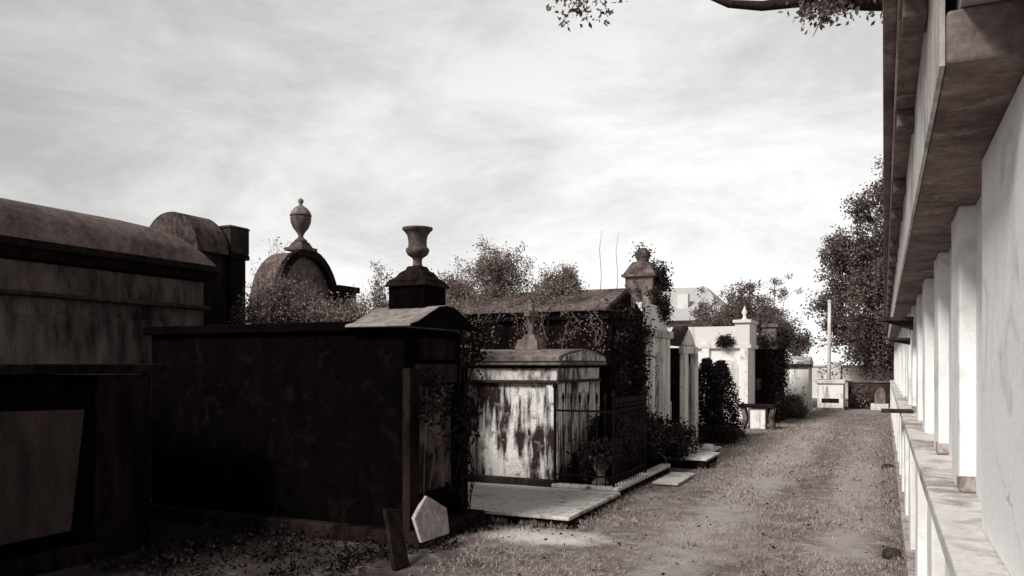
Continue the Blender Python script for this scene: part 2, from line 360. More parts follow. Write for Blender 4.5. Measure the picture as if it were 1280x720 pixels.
me = bpy.data.meshes.new('grass'); me.vertices.add(3*n); me.vertices.foreach_set('co', v.ravel()); me.loops.add(3*n); me.loops.foreach_set('vertex_index', np.arange(3*n, dtype=np.int32))
me.polygons.add(n); me.polygons.foreach_set('loop_start', np.arange(0, 3*n, 3, dtype=np.int32)); me.polygons.foreach_set('loop_total', np.full(n, 3, np.int32)); me.materials.append(M['grassblade']); me.update(calc_edges=True)
go = bpy.data.objects.new('grass', me); COL.objects.link(go); tag(go, 'short dry grass worn thin along the cemetery lane', 'grass', kind='stuff')
tf = []; r = random.Random(19)
edge = [(.10+r.gauss(0,.05), r.uniform(4, 29)) for _ in range(230)] + [(-2.74+r.gauss(0,.05), r.uniform(7.2, 9.0)) for _ in range(22)] + [(r.uniform(-3.6,-2.8), 7.27+r.gauss(0,.02)) for _ in range(14)] + [(-2.80+r.gauss(0,.05), r.uniform(9, 11.6)) for _ in range(30)] + [(-2.4+r.gauss(0,.07), r.uniform(10.3, 14.5)) for _ in range(40)] + [(-3.0+r.gauss(0,.15), r.uniform(14.5, 23)) for _ in range(80)] + [(r.uniform(-3.4,.1), r.uniform(4.5, 26)) for _ in range(120)]
for cx, cy in edge:
    for k in range(r.randint(10, 34)): tf.append(Vector((cx+r.gauss(0,.035), cy+r.gauss(0,.035), -.005)))
wo = bpy.data.objects.new('tmp', None)
o = leaves('grass_tufts', M['grassblade'], tf, .055, wo, 14, -1.3, 0, .14); o.parent = None; bpy.data.objects.remove(wo)
tag(o, 'ragged grass tufts along the kerbs and the foot of the vault wall', 'grass', kind='stuff')
lt = [Vector((r.uniform(-3.8,.1), 3.8+20*r.random()**1.6, .012)) for _ in range(900)]
wo = bpy.data.objects.new('tmp', None)
o = leaves('fallen_leaves', M['weed'], lt, .035, wo, 15, 0, .85); o.parent = None; bpy.data.objects.remove(wo)
tag(o, 'small fallen leaves scattered over the lane', 'leaf litter', kind='stuff')
# weeds at the feet of the black tomb
r = random.Random(11); wm = MB(); pts = []
cent = [(r.uniform(-5.7, -3.7), r.uniform(4.3, 5.95)) for _ in range(60)]+[(r.uniform(-3.75,-3.45), r.uniform(5.7, 7.2)) for _ in range(10)]
hold = bpy.data.objects.new
ws = []
for cx, cy in cent:
    for k in range(r.randint(25, 70)):
        ws.append(Vector((cx+r.gauss(0,.09), cy+r.gauss(0,.09), abs(r.gauss(0,.035))+.002)))
dummy = {'_b': (0,0,0)}
class _D(dict): pass
wo = bpy.data.objects.new('tmp', None)
o = leaves('weeds', M['weed'], ws, .05, wo, 4); o.parent = None; bpy.data.objects.remove(wo)
tag(o, 'low dark weeds spreading at the feet of the black tomb', 'weeds', kind='stuff')

# ================================================================ vault wall on the right
vw = thing('vault_wall', (.3, 12, 0), 'long whitewashed wall of burial vaults with overhanging cornice along the right of the lane', 'vault wall')
Y0, Y1 = -1.5, 31.0
MB().box(.45, 2.6, Y0, Y1, -.05, 2.69).build('wall_core', M['vault'], vw)
MB().box(.155, .45, Y0, Y1, -.05, .10).build('plinth', M['stainbase'], vw, .01)
jitter(MB().box(.175, .45, Y0, Y1, .972, 1.04).build('ledge', M['vault_ledge'], vw, .008), .006)
def pil(y0, y1, foot=False):
    q = rnd.uniform(-.006, .006)
    jitter(MB().box(.30+q, .46, y0, y1, 1.04, 2.29).build('pilaster', M['vault'], vw, .012), .012, 3)
    if foot: MB().box(.294, .43, y0-.006, y0+.12, 1.042, 1.115).build('pilaster_foot', M['stainbase'], vw, .012)
    jitter(MB().box(.19, .46, y0, y1, .10, .972).build('lower_pilaster', M['vault'], vw, .012), .012, 3)
pil(-1.4, 3.10)
edges = [3.10]
k = 0
while 4.4+1.6*k < 30.5:
    pil(3.98+1.6*k, 4.40+1.6*k, k in (0, 1, 4, 6)); edges += [3.98+1.6*k, 4.40+1.6*k]; k += 1
for i in range(0, len(edges)-1, 2):
    a, b = edges[i], edges[i+1]
    MB().box(.36, .452, a, b, 1.04, 2.29).build('vault_tablet', M['vault'], vw)
    MB().box(.285, .452, a, b, .10, .972).build('lower_tablet', M['vault_ledge' if i % 4 else 'stainbase'], vw)
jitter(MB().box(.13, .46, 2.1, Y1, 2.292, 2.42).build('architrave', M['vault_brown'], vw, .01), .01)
MB().box(.118, .13, 2.13, Y1, 2.30, 2.69).build('fascia', M['vault_grey'], vw)
MB().box(.16, .46, Y0, Y1, 2.422, 2.688).build('frieze', M['vault_grey'], vw)
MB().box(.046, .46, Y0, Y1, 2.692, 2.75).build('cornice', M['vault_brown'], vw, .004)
MB().box(.040, .046, Y0, Y1, 2.696, 2.752).build('cornice_lip', M['vault_grey'], vw)
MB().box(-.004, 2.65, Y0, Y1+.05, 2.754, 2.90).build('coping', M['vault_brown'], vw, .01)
for y in [2.6+1.25*i+rnd.uniform(-.15,.15) for i in range(22)]:      # little corbels under the cornice
    MB().box(.05, .117, y, y+.16, 2.62, 2.691).build('corbel', M['vault_brown'], vw, .006)
# ledges and stones that stick out of the wall
s = MB().box(-.03, .30, 10.1, 10.42, 1.041, 1.075); tag(s.build('shelf', M['brownstone'], base=(.1, 10.2, 1.04)), 'dark flower shelf lying on the vault wall ledge', 'shelf')
s = MB(); s.box(-.07, .3, 10.0, 10.25, 2.09, 2.13).prism([(-.02+.0, 2.09), (.3, 2.09), (.3, 1.98)], 10.08, 10.17, 'y')
tag(s.build('wall_bracket', M['brownstone'], base=(.1, 10.1, 2.1)), 'dark bracket sticking out high under the vault wall cornice', 'bracket')
s = MB(); s.box(-.01, .3, 11.2, 11.36, 1.90, 1.93).prism([(.03, 1.90), (.3, 1.90), (.3, 1.84)], 11.25, 11.31, 'y')
tag(s.build('wall_bracket', M['brownstone'], base=(.1, 11.2, 1.9)), 'smaller dark bracket below the high bracket on the vault wall', 'bracket')
for (x, y, q, l) in [(.06, 7.4, .075, 'dark stone in the grass at the foot of the vault wall nearest the viewer'), (.05, 13.6, .085, 'dark stone at the foot of the vault wall farther up the lane')]:
    s = MB().lathe(x, y, [(.0, -.02), (q*1.1, -.01), (q, .03), (q*.6, .06), (.01, .065)], 9); tag(s.build('stone', M['brownstone'], base=(x, y, 0), smooth=True), l, 'stone')

# ================================================================ near left low tomb
t = thing('low_tomb', (-6.6, 3.4, 0), 'low dark tomb with a dim grey panel at the left edge nearest the viewer', 'tomb')
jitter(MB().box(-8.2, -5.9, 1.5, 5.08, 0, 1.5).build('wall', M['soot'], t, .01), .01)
MB().box(-8.3, -5.80, 1.4, 5.16, 1.52, 1.60).build('cap_slab', M['soot_shade_brown'], t, .012)
MB().box(-8.26, -5.85, 1.45, 5.12, -.05, .14).build('plinth', M['soot_shade_brown'], t, .012)
MB().prism([(1.9, .27), (4.30, .27), (4.42, 1.23), (1.9, 1.30)], -5.9, -5.875, 'x').build('tablet', M['mauve'], t, .004)
MB().box(-5.9, -5.86, 4.52, 5.06, .145, 1.5).build('pilaster', M['soot_shade_brown'], t, .008)

# ================================================================ tall barrel-roofed tomb behind it
t = thing('barrel_tomb', (-9.1, 5.5, 0), 'tall brown tomb with a long rounded roof behind the low left tomb', 'tomb')
yb0, yb1 = 2.6, 7.72
MB().box(-10.2, -8.0, yb0, yb1, 0, 2.66).build('wall', M['tallwall'], t, .01)
MB().box(-10.26, -7.93, yb0-.06, yb1+.06, 2.30, 2.35).build('string_course', M['brownstone'], t, .012)
MB().prism([(-10.32, 2.68), (-7.93, 2.68), (-7.86, 2.76), (-7.80, 2.78), (-7.80, 2.86), (-10.42, 2.86)], yb0-.1, yb1+.12, 'y').build('cornice', M['soot_shade_brown'], t, .008)
rf = MB()
def rprof(s_): return [(-9.1+1.24*s_*-math.cos(math.pi*k/14), 2.862+.56*s_*math.sin(math.pi*k/14)**.85) for k in range(15)]
ys = [(yb0-.05, 1), (6.9, 1), (7.25, .97), (7.5, .85), (7.68, .6), (7.80, .2)]
v = []; f = []
for (y, s_) in ys:
    s2 = s_
    v += [(-9.1-1.24*math.cos(math.pi*k/14), y, 2.862+.56*s2*max(0, math.sin(math.pi*k/14))**.8) for k in range(15)]
for i in range(len(ys)-1):
    for k in range(14): a = i*15+k; f.append((a, a+1, a+16, a+15))
f += [tuple(range(15)), tuple(range((len(ys)-1)*15, len(ys)*15))]
rf.add(v, f); rf.build('roof', M['roofbrown'], t, smooth=True)
MB().box(-8.0, -7.975, 3.2, 7.3, .4, 2.12).build('tablet', M['tallwall'], t, .006)

# round topped tomb with pier
t = thing('round_topped_tomb', (-9.6, 8.5, 0), 'brown tomb with a high rounded roof and a square pier at its right', 'tomb')
MB().box(-9.36, -8.38, 7.98, 8.5, 0, 3.12).build('wall', M['soot_shade_brown'], t, .01)
a = arc(-8.87, .52, 3.13, .56, 20)
jitter(MB().prism(a, 7.95, 8.52, 'y').build('roof', surf('mottled_dome_plaster', (.15,.112,.105), (.035,.024,.023), .4, .6, 4, .7, .45, .5), t, .01), .02)
MB().box(-8.72, -8.40, 8.60, 8.90, 0, 3.1).box(-8.76, -8.36, 8.56, 8.94, 3.1, 3.17).build('pier', M['soot_shade_brown'], t, .01)
MB().box(-8.74, -8.36, 8.56, 8.93, 3.172, 3.53).box(-8.76, -8.34, 8.54, 8.95, 3.53, 3.57, .03, .03).build('pier_block', M['brownstone'], t, .012)
# small pale tomb glimpsed between
t = thing('pale_tomb', (-9.0, 10.3, 0), 'small pale tomb glimpsed past the square pier above the black tomb', 'tomb')
MB().box(-9.9, -8.9, 9.8, 10.6, 0, 2.3).build('wall', M['white_dirty'], t, .01)
MB().box(-9.96, -8.84, 9.74, 10.66, 2.302, 2.38).prism([(9.74, 2.38), (10.66, 2.38), (10.2, 2.62)], -9.9, -8.88, 'x').build('roof', M['white_dirty'], t, .008)

# ================================================================ arched tomb with closed urn
t = thing('arched_tomb', (-9.9, 11.4, 0), 'brown arched tomb half hidden by shrubs under a closed urn', 'tomb')
MB().box(-11.0, -9.2, 10.4, 12.1, 0, 2.55).build('wall', M['brownstone'], t, .01)
MB().prism(arc(11.22, .82, 2.55, 1.02, 18), -9.75, -9.24, 'x').build('roof', M['roofmid'], t, .01)
band = arc(11.22, .86, 2.55, 1.07, 18)+arc(11.22, .74, 2.55, .93, 18)[::-1]
MB().prism(band, -9.24, -9.12, 'x').build('arch_moulding', M['soot_shade_brown'], t)
MB().box(-9.5, -9.1, 10.98, 11.4, 3.58, 3.64).box(-9.45, -9.15, 11.03, 11.35, 3.64, 3.74, .05, .05).build('pedestal', M['urn'], t, .008)
MB().box(-9.7, -9.15, 12.08, 12.62, 0, 2.95).box(-9.75, -9.1, 12.03, 12.67, 2.95, 3.06).build('side_block', M['soot_shade_brown'], t, .01)
u = thing('closed_urn', (-9.3, 11.19, 3.74), 'pale closed stone urn with a small knob on the arched tomb', 'urn')
MB().lathe(-9.3, 11.19, [(.12,3.741),(.11,3.77),(.05,3.82),(.045,3.86),(.08,3.92),(.135,3.99),(.172,4.08),(.182,4.16),(.172,4.20)], 24).build('body', M['urn'], u, smooth=True)
MB().lathe(-9.3, 11.19, [(.19,4.20),(.185,4.225),(.165,4.27),(.12,4.33),(.065,4.37),(.035,4.39),(.03,4.42),(.05,4.45),(.045,4.49),(.012,4.515)], 24).build('lid', M['cap_light'], u, smooth=True)

# ================================================================ big black tomb with the open urn
t = thing('black_tomb', (-5.4, 6.55, 0), 'big soot-black tomb carrying the open urn in front of the streaked white tomb', 'tomb')
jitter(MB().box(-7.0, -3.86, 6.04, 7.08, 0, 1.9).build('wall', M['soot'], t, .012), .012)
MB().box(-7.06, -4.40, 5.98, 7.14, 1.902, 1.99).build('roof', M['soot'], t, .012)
MB().box(-7.12, -3.64, 5.93, 7.2, -.05, .13).build('plinth', M['soot_shade_brown'], t, .014)
for y0, y1 in ((6.0, 6.17), (6.92, 7.09)):
    MB().box(-3.86, -3.78, y0, y1, .13, 1.56).build('pilaster', M['soot_shade_brown'] if y0 < 6.5 else M['soot'], t, .01)
MB().box(-3.858, -3.81, 6.172, 6.918, 1.42, 1.60).build('lintel', M['lintel'], t, .008)
MB().box(-3.858, -3.80, 6.24, 6.86, 1.64, 1.84).build('tympanum_panel', M['soot_shade_brown'], t, .008)
MB().box(-3.86, -3.835, 6.22, 6.84, .42, 1.40).build('tablet', surf('mottled_grey_tablet', (.21, .16, .15), (.012, .008, .008), .44, .62, 3.2, .4, .4, .5), t, .008)
prof = [(5.91,1.93),(5.92,1.955),(6.05,1.985),(6.25,2.07),(6.42,2.135),(6.55,2.15),(6.68,2.135),(6.85,2.07),(7.05,1.985),(7.18,1.955),(7.19,1.93)]
MB().prism([(p[0], p[1]) for p in prof], -4.42, -3.72, 'x').build('curved_cap', M['cap_light'], t, .01)  # pale tone paints sky light onto the top of the cap
MB().prism([(6.55+(p[0]-6.55)*1.012, p[1]-.004) for p in prof], -3.722, -3.705, 'x').build('pediment_face', M['soot'], t)
cx, cy = -4.06, 6.58
MB().box(cx-.2, cx+.2, cy-.2, cy+.2, 2.05, 2.33).build('pedestal', M['soot'], t, .01)
MB().box(cx-.235, cx+.235, cy-.235, cy+.235, 2.332, 2.38, .03, .03).build('pedestal_cap', M['soot_shade_brown'], t, .008)
u = thing('open_urn', (cx, cy, 2.38), 'open-topped stone urn with flared rim on the black tomb', 'urn')
st = MB()
pr = [(.205, 2.381), (.19, 2.40), (.15, 2.43), (.125, 2.47), (.085, 2.50), (.07, 2.535)]
v = []; f = []
for (q, z) in pr: v += [(cx-q, cy-q, z), (cx+q, cy-q, z), (cx+q, cy+q, z), (cx-q, cy+q, z)]
for i in range(len(pr)-1):
    for k in range(4): j = (k+1) % 4; f.append((i*4+k, i*4+j, i*4+4+j, i*4+4+k))
f += [(3,2,1,0), tuple(range(len(v)-4, len(v)))]
st.add(v, f).build('foot', M['soot_shade_brown'], u, .006)
MB().lathe(cx, cy, [(.055,2.536),(.045,2.55),(.042,2.59),(.05,2.615),(.065,2.625),(.095,2.645),(.113,2.68),(.112,2.705),(.095,2.715),(.088,2.74),(.090,2.79),(.10,2.835),(.125,2.87),(.145,2.885),(.148,2.905),(.13,2.905),(.10,2.86),(.07,2.80),(.001,2.79)], 28).build('bowl', M['urn'], u, smooth=True)
# pale five-sided plaque leaning on its front
p = MB().prism([(5.74, .10), (6.20, .10), (6.27, .31), (6.00, .46), (5.72, .31)], -3.6, -3.565, 'x')
o = p.build('plaque', surf('pale_plaque_stone', (.50, .46, .43), (.25, .21, .2), .38, .56, 4, 1, .2, .2), base=(-3.6, 6.25, .13), bevel=.006)
# rebuild at place: vertices were given near x=0, lean back against the tomb
for vtx in o.data.vertices:
    vtx.co.x = vtx.co.x + .06; vtx.co.x += -(vtx.co.z)*.30
jitter(o, .03, 3)
tag(o, 'pale five-sided stone plaque leaning on the front of the black tomb', 'plaque')
p = MB().add([(-3.42,5.22,0),(-3.40,5.40,0),(-3.44,5.405,0),(-3.46,5.225,0),(-3.71,5.52,.41),(-3.69,5.69,.38),(-3.73,5.695,.38),(-3.75,5.525,.41)],
        [(3,2,1,0),(4,5,6,7),(0,1,5,4),(1,2,6,5),(2,3,7,6),(3,0,4,7)])
tag(p.build('broken_slab', M['soot_shade_brown'], base=(-3.6, 5.5, 0), bevel=.006), 'dark broken slab propped at the near corner of the black tomb', 'slab')
r = random.Random(21)
# ivy over the right shoulder and front of the black tomb
pts = boxpts(r, -4.3, -3.66, 6.95, 7.35, 1.35, 2.05, 1500, 26, .06)+boxpts(r, -3.80, -3.70, 6.2, 7.1, 1.0, 1.45, 900, 16, .06)+boxpts(r, -3.78, -3.70, 6.65, 7.05, .35, 1.0, 350, 8, .05)
stm = [[Vector((-3.72+r.gauss(0,.02), 6.95+r.gauss(0,.12), z)) for z in (.1,.5,.9,1.3,1.7,1.95)] for _ in range(6)]
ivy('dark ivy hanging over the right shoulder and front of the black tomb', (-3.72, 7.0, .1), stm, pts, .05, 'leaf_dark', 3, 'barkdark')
pts = boxpts(r, -3.775, -3.72, 6.17, 6.5, 1.25, 1.40, 60, 5, .02)
ivy('small pale-leaved sprig under the lintel of the black tomb', (-3.76, 6.2, .13), [[(-3.765,6.2,.14),(-3.76,6.21,.8),(-3.75,6.24,1.38)]], pts, .035, 'leaf_light', 5)

# ================================================================ concrete slab, kerb, white tomb, fence
o = thing('concrete_slab', (-4.5, 8.2, 0), 'x', 'slab')
jitter(MB().box(-6.2, -2.79, 7.32, 9.02, .062, .10).build('top', M['slab'], o, .01), .01, 3)
MB().box(-6.15, -2.83, 7.36, 9.0, -.05, .066).build('edge_shade_base', M['soot_shade_brown'], o)  # dark inset base paints the shade along the slab's sides
tag(o, 'pale concrete slab between the black tomb and the streaked white tomb', 'slab')
k = thing('plot_kerb', (-3.0, 10.2, 0), 'low mossy kerb with dark earth round the fenced plot', 'kerb')
MB().box(-3.68, -2.83, 9.04, 9.19, .09, .14).box(-2.98, -2.83, 9.192, 11.6, .09, .14).build('edging', M['slab'], k, .015)
MB().box(-3.66, -2.85, 9.06, 9.19, -.05, .088).box(-2.98, -2.85, 9.192, 11.58, -.05, .088).build('kerb_shade_base', M['soot_shade_brown'], k)  # kerb sides coloured dark to stand for their shade
MB().box(-3.68, -2.982, 9.192, 11.6, -.05, .087).build('bed', surf('dark_bed_earth', (.05,.036,.034), (.02,.013,.012), .4,.6,5,1,.5,.9), k)

t = thing('streaked_white_tomb', (-5, 9.97, 0), 'low white tomb with black running stains behind the concrete slab', 'tomb')
jitter(MB().box(-6.3, -3.68, 9.20, 10.74, .16, 1.36).build('wall', M['white_stain'], t, .006), .008)
MB().box(-6.36, -3.62, 9.14, 10.80, -.05, .17).build('plinth', surf('mossy_black_plinth', (.07,.05,.045), (.022,.015,.014), .4,.6,3,.6,.4,.5), t, .012)
MB().box(-3.80, -3.645, 9.165, 9.42, .17, 1.36).build('pilaster', M['white_stain'], t, .006)
MB().box(-3.80, -3.645, 10.5, 10.775, .17, 1.36).build('pilaster', M['white_stain'], t, .006)
MB().box(-6.36, -3.62, 9.13, 10.80, 1.362, 1.395).build('lower_moulding', M['brownstone'], t, .006)
MB().box(-6.32, -3.65, 9.165, 10.77, 1.395, 1.55).build('frieze', M['white_dirty'], t, .006)
MB().box(-6.40, -3.57, 9.08, 10.86, 1.585, 1.63).build('cornice', M['coping'], t, .008)
MB().box(-6.34, -3.62, 9.13, 10.80, 1.552, 1.585).build('shadow_moulding', M['soot_shade_brown'], t)
MB().prism([(9.06, 1.632), (10.88, 1.632), (10.88, 1.70), (10.4, 1.77), (9.97, 1.80), (9.5, 1.77), (9.06, 1.70)], -6.42, -3.58, 'x').build('roof', M['coping'], t, .008)
MB().prism([(9.14, 1.645), (10.80, 1.645), (10.7, 1.70), (9.97, 1.78), (9.24, 1.70)], -3.58, -3.56, 'x').build('pediment', M['white_dirty'], t)
MB().box(-3.68, -3.66, 9.6, 10.35, .45, 1.22).build('tablet', M['white_dirty'], t, .005)
c = thing('stone_cross', (-4.35, 9.97, 1.8), 'small stone cross on a stepped foot on the streaked white tomb roof', 'cross')
MB().box(-4.52, -4.18, 9.80, 10.14, 1.79, 1.93, .03, .03).box(-4.45, -4.25, 9.87, 10.07, 1.93, 2.0, .03, .03).build('foot', M['coping'], c, .008)
MB().box(-4.385, -4.315, 9.93, 10.01, 2.0, 2.42).box(-4.39, -4.31, 9.82, 10.12, 2.24, 2.32).build('shaft', M['coping'], c, .006)

def picket(parent, x, y, h=1.26, rd=.0075):
    m = MB(); m.tube([(x,y,.12),(x,y,h-.13)], rd, 6)
    m.lathe(x, y, [(rd,h-.13),(.018,h-.115),(.012,h-.10),(.022,h-.07),(.014,h-.03),(.002,h)], 6)
    m.build('picket', M['iron'], parent)
fn = thing('iron_fence', (-3.0, 9.11, .1), 'black iron fence with spear points round the plot of the streaked white tomb', 'fence')
m = MB(); m.box(-3.66, -2.9, 9.105, 9.117, 1.02, 1.045).box(-2.912, -2.90, 9.118, 10.5, 1.02, 1.045).build('top_rail', M['iron'], fn)
m = MB(); m.box(-3.66, -2.9, 9.105, 9.117, .24, .26).box(-2.912, -2.90, 9.118, 10.5, .24, .26).build('bottom_rail', M['iron'], fn)
m = MB(); m.tube([(-3.655,9.11,0),(-3.655,9.11,1.30)], .019, 8).lathe(-3.655, 9.11, [(.02,1.3),(.035,1.32),(.03,1.35),(.004,1.38)], 8); m.build('post', M['iron'], fn)
for y in (9.11, 10.5):
    m = MB(); m.tube([(-2.906,y,0),(-2.906,y,1.2)], .017, 8).lathe(-2.906, y, [(.02,1.2),(.03,1.22),(.025,1.25),(.004,1.28)], 8); m.build('post', M['iron'], fn)
x = -3.55
while x < -2.96: picket(fn, x, 9.111); x += .108
y = 9.24
while y < 10.45: picket(fn, -2.906, y, 1.2); y += .115

# planter and plants within the fence
pl = thing('stone_planter', (-3.22, 9.55, .09), 'grey stone planter with dark drooping leaves inside the iron fence', 'planter')
MB().lathe(-3.22, 9.55, [(.10,.09),(.11,.12),(.06,.18),(.06,.24),(.11,.32),(.145,.42),(.165,.46),(.14,.46),(.10,.42),(.001,.41)], 20).build('pot', M['coping'], pl, smooth=True)
r = random.Random(5); pts = [Vector((-3.22+r.gauss(0,.11), 9.55+r.gauss(0,.13), .52+r.gauss(0,.06))) for _ in range(900)]
leaves('foliage', M['leaf_dark'], pts, .07, pl, 3, .3)
shrub('bush', 'low dark bush at the foot of the streaked white tomb behind the fence', 'bush', (-3.45, 9.6, .09), 7, .16, 2, .05, 7, 'leaf_dark', 'barkdark', 8, scat=.04)
shrub('bush', 'dark bush filling the fenced plot before the dark gabled tomb', 'bush', (-3.3, 10.5, .09), 16, .36, 2, .05, 22, 'leaf_dark', 'barkdark', 9, scat=.06)
shrub('bush', 'dark bush at the far end of the fenced plot', 'bush', (-3.25, 11.3, .09), 16, .36, 2, .05, 22, 'leaf_dark', 'barkdark', 10, scat=.06)

# ================================================================ dark gabled tomb
t = thing('dark_gabled_tomb', (-5, 11.8, 0), 'dark gabled tomb overgrown with ivy right behind the streaked white tomb', 'tomb')
MB().box(-7.6, -3.62, 10.98, 12.62, 0, 2.24).build('wall', M['gabledark'], t, .01)
MB().box(-7.66, -3.55, 10.9, 12.70, 2.242, 2.36).build('cornice', M['gabledark'], t, .01)
MB().prism([(10.84, 2.362), (12.76, 2.362), (12.76, 2.41), (11.8, 2.76), (10.84, 2.41)], -7.7, -3.56, 'x').build('roof', M['roofmid'], t, .01)
MB().prism([(11.0, 2.40), (12.6, 2.40), (11.8, 2.69)], -3.56, -3.52, 'x').build('pediment', M['gabledark'], t)
MB().prism([(11.9, 2.46), (12.05, 2.46), (12.05, 2.58), (11.9, 2.63)], -3.52, -3.505, 'x').build('pale_patch', M['white_dirty'], t)
for y0 in (11.0, 12.4): MB().box(-3.62, -3.54, y0, y0+.2, 0, 2.24).build('pilaster', M['gabledark'], t, .01)
MB().box(-3.62, -3.585, 11.35, 12.25, .3, 1.9).build('door', M['soot'], t, .01)
r = random.Random(31)
pts = boxpts(r, -3.60, -3.46, 11.0, 12.5, .7, 2.45, 6000, 80, .08)+boxpts(r, -3.6, -3.48, 12.2, 12.6, .2, 2.2, 2500, 40, .08)
stm = [[Vector((-3.50+r.gauss(0,.02), 11.2+i*.25+r.gauss(0,.05), z)) for z in (.0,.5,1.0,1.5,2.0,2.4)] for i in range(7)]
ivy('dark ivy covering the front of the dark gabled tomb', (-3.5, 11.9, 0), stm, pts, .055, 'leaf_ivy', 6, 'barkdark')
# pale creepers hanging on its near side
pts = []; stm = []
for k in range(16):
    x = -6.2 + k*.17 + r.uniform(-.08,.08); z0 = 2.45; s = [Vector((x, 10.84, z0))]
    for i in range(6): s.append(s[-1]+Vector((r.gauss(0,.07), r.gauss(-.01,.02), -r.uniform(.05,.16))))
    stm.append(s)
    for q in s: pts += [q+rv(r,.05) for _ in range(22)]
ivy('pale leggy creepers hanging down the near side of the dark gabled tomb', (-5.5, 10.84, 2.4), stm, pts, .032, 'leaf_light', 12, srad=.005)

# shrubs growing out of tomb roofs
G = 'shrubs rooted on the tomb roofs'
shrub('roof_shrub', 'tall feathery shrub on the dark gabled tomb roof, right of the open urn', 'shrub', (-5.6, 11.45, 2.58), 13, .40, 3, .036, 9, 'leaf_light', 'twig', 13, .8, .22, .012, .045, group=G, fan=.8)
shrub('roof_shrub', 'low leafy shrub on the roof ridge of the dark gabled tomb behind the cross', 'shrub', (-4.6, 11.6, 2.62), 13, .22, 2, .036, 18, 'leaf_light', 'twig', 14, .9, .12, .009, .05, group=G, fan=1.0)
shrub('roof_shrub', 'bushy growth directly beside the open urn on the dark gabled tomb roof', 'shrub', (-6.45, 11.4, 2.5), 13, .27, 2, .036, 20, 'leaf_light', 'twig', 15, .9, .12, .01, .06, group=G, fan=1.0)
r = random.Random(77)
pts = boxpts(r, -7.2, -4.1, 10.9, 11.8, 2.46, 2.74, 11000, 150, .075)
ivy('matted pale creeper spread over the dark gabled tomb roof', (-5.5, 11.3, 2.6), [[(-7,11.2,2.56),(-6.2,11.1,2.55),(-5.4,11.3,2.62),(-4.4,11.2,2.6)]], pts, .036, 'leaf_light', 16)
# bare tall twigs
for (x, y, h, l) in [(-4.0, 11.85, 1.0, 'bare thin twig rising from the dark gabled tomb roof, the left of two'), (-3.75, 11.9, .95, 'bare thin twig rising beside the gable peak, the right of two')]:
    o = MB().tube([(x,y,2.68),(x+.02,y,2.68+h*.3),(x-.01,y,2.68+h*.7),(x+.03,y,2.68+h)], [.007,.005,.004,.002], 5).build('bare_twig', M['twig'], base=(x,y,2.7)); tag(o, l, 'twig')
# growth behind the top of the black tomb
t = thing('overgrown_low_tomb', (-7.2, 8.8, 0), 'low dark tomb carrying bushes behind the black tomb', 'tomb')
MB().box(-7.85, -5.0, 8.3, 9.02, 0, 1.92).build('wall', M['gabledark'], t, .01)
MB().box(-7.9, -4.95, 8.24, 9.06, 1.922, 2.02).build('cap_slab', M['brownstone'], t, .01)
shrub('bush', 'dense brown bush before the arched tomb, left of the closed urn', 'bush', (-7.45, 8.6, 2.0), 22, .33, 2, .034, 34, 'leaf_mid', 'twig', 17, .85, .2, .014, .085, fan=.85)
r = random.Random(55)
pts = boxpts(r, -7.8, -5.1, 8.3, 8.95, 2.06, 2.42, 8500, 170, .065)
stm = [[Vector((-7.8+i*.18+r.gauss(0,.04), 8.6+r.gauss(0,.15), 2.0)), Vector((-7.8+i*.18+r.gauss(0,.06), 8.6+r.gauss(0,.1), 2.25)), Vector((-7.8+i*.18+r.gauss(0,.12), 8.6+r.gauss(0,.1), 2.5+r.random()*.25))] for i in range(15)]
ivy('pale tangled undergrowth along the roofline behind the black tomb', (-6.5, 8.6, 2.0), stm, pts, .036, 'leaf_light', 18, name='undergrowth', cat='undergrowth', srad=.004)
shrub('sapling', 'thin feathery sapling standing left of the open urn', 'sapling', (-5.85, 8.6, 2.02), 3, .42, 2, .03, 8, 'leaf_light', 'twig', 19, .5, .7, .007, .03, fan=.12)
shrub('sapling', 'wispy sapling above the dense bush beside the square pier', 'sapling', (-7.75, 8.75, 2.02), 4, .62, 2, .028, 4, 'leaf_light', 'twig', 20, .35, .8, .006, .035, fan=.15)
shrub('sapling', 'short leafy sapling between the arched tomb and the open urn', 'sapling', (-6.35, 8.7, 2.02), 5, .24, 2, .032, 9, 'leaf_light', 'twig', 22, .6, .5, .007, .035, fan=.3)
shrub('bush', 'pale loose bush just right of the urn pedestal above the black tomb', 'bush', (-5.0, 8.65, 2.02), 10, .18, 2, .034, 14, 'leaf_light', 'twig', 23, .8, .2, .008, .05, fan=.8)

# ================================================================ tall white tomb with ivied pinnacle
t = thing('tall_white_tomb', (-4.6, 13.6, 0), 'tall narrow-fronted white tomb beneath the ivied pinnacle', 'tomb')
MB().box(-6.2, -3.62, 12.78, 14.5, 0, 2.06).build('wall', M['white'], t, .01)
MB().box(-6.26, -3.50, 12.72, 14.56, 2.062, 2.19).build('cornice', M['white_dirty'], t, .01)
MB().box(-6.2, -3.58, 12.80, 14.46, 2.192, 2.62, .02, .02).build('attic', M['white'], t, .01)
for y0 in (12.8, 13.25, 13.95, 14.3):
    MB().box(-3.62, -3.54, y0, y0+.17, 0, 2.06).build('pilaster', M['white'], t, .01)
MB().box(-3.62, -3.59, 13.5, 13.85, .3, 1.8).build('tablet', M['white_dirty'], t, .006)
p = thing('pinnacle', (-3.86, 13.95, 2.62), 'stone pinnacle with hooded top and ivy on the tall white tomb', 'pinnacle')
cx, cy = -3.92, 13.98
MB().box(cx-.25, cx+.25, cy-.25, cy+.25, 2.62, 3.14).build('body', M['coping'], p, .01)
MB().box(cx-.31, cx+.31, cy-.31, cy+.31, 3.14, 3.19).build('ledge', M['roofmid'], p, .01)
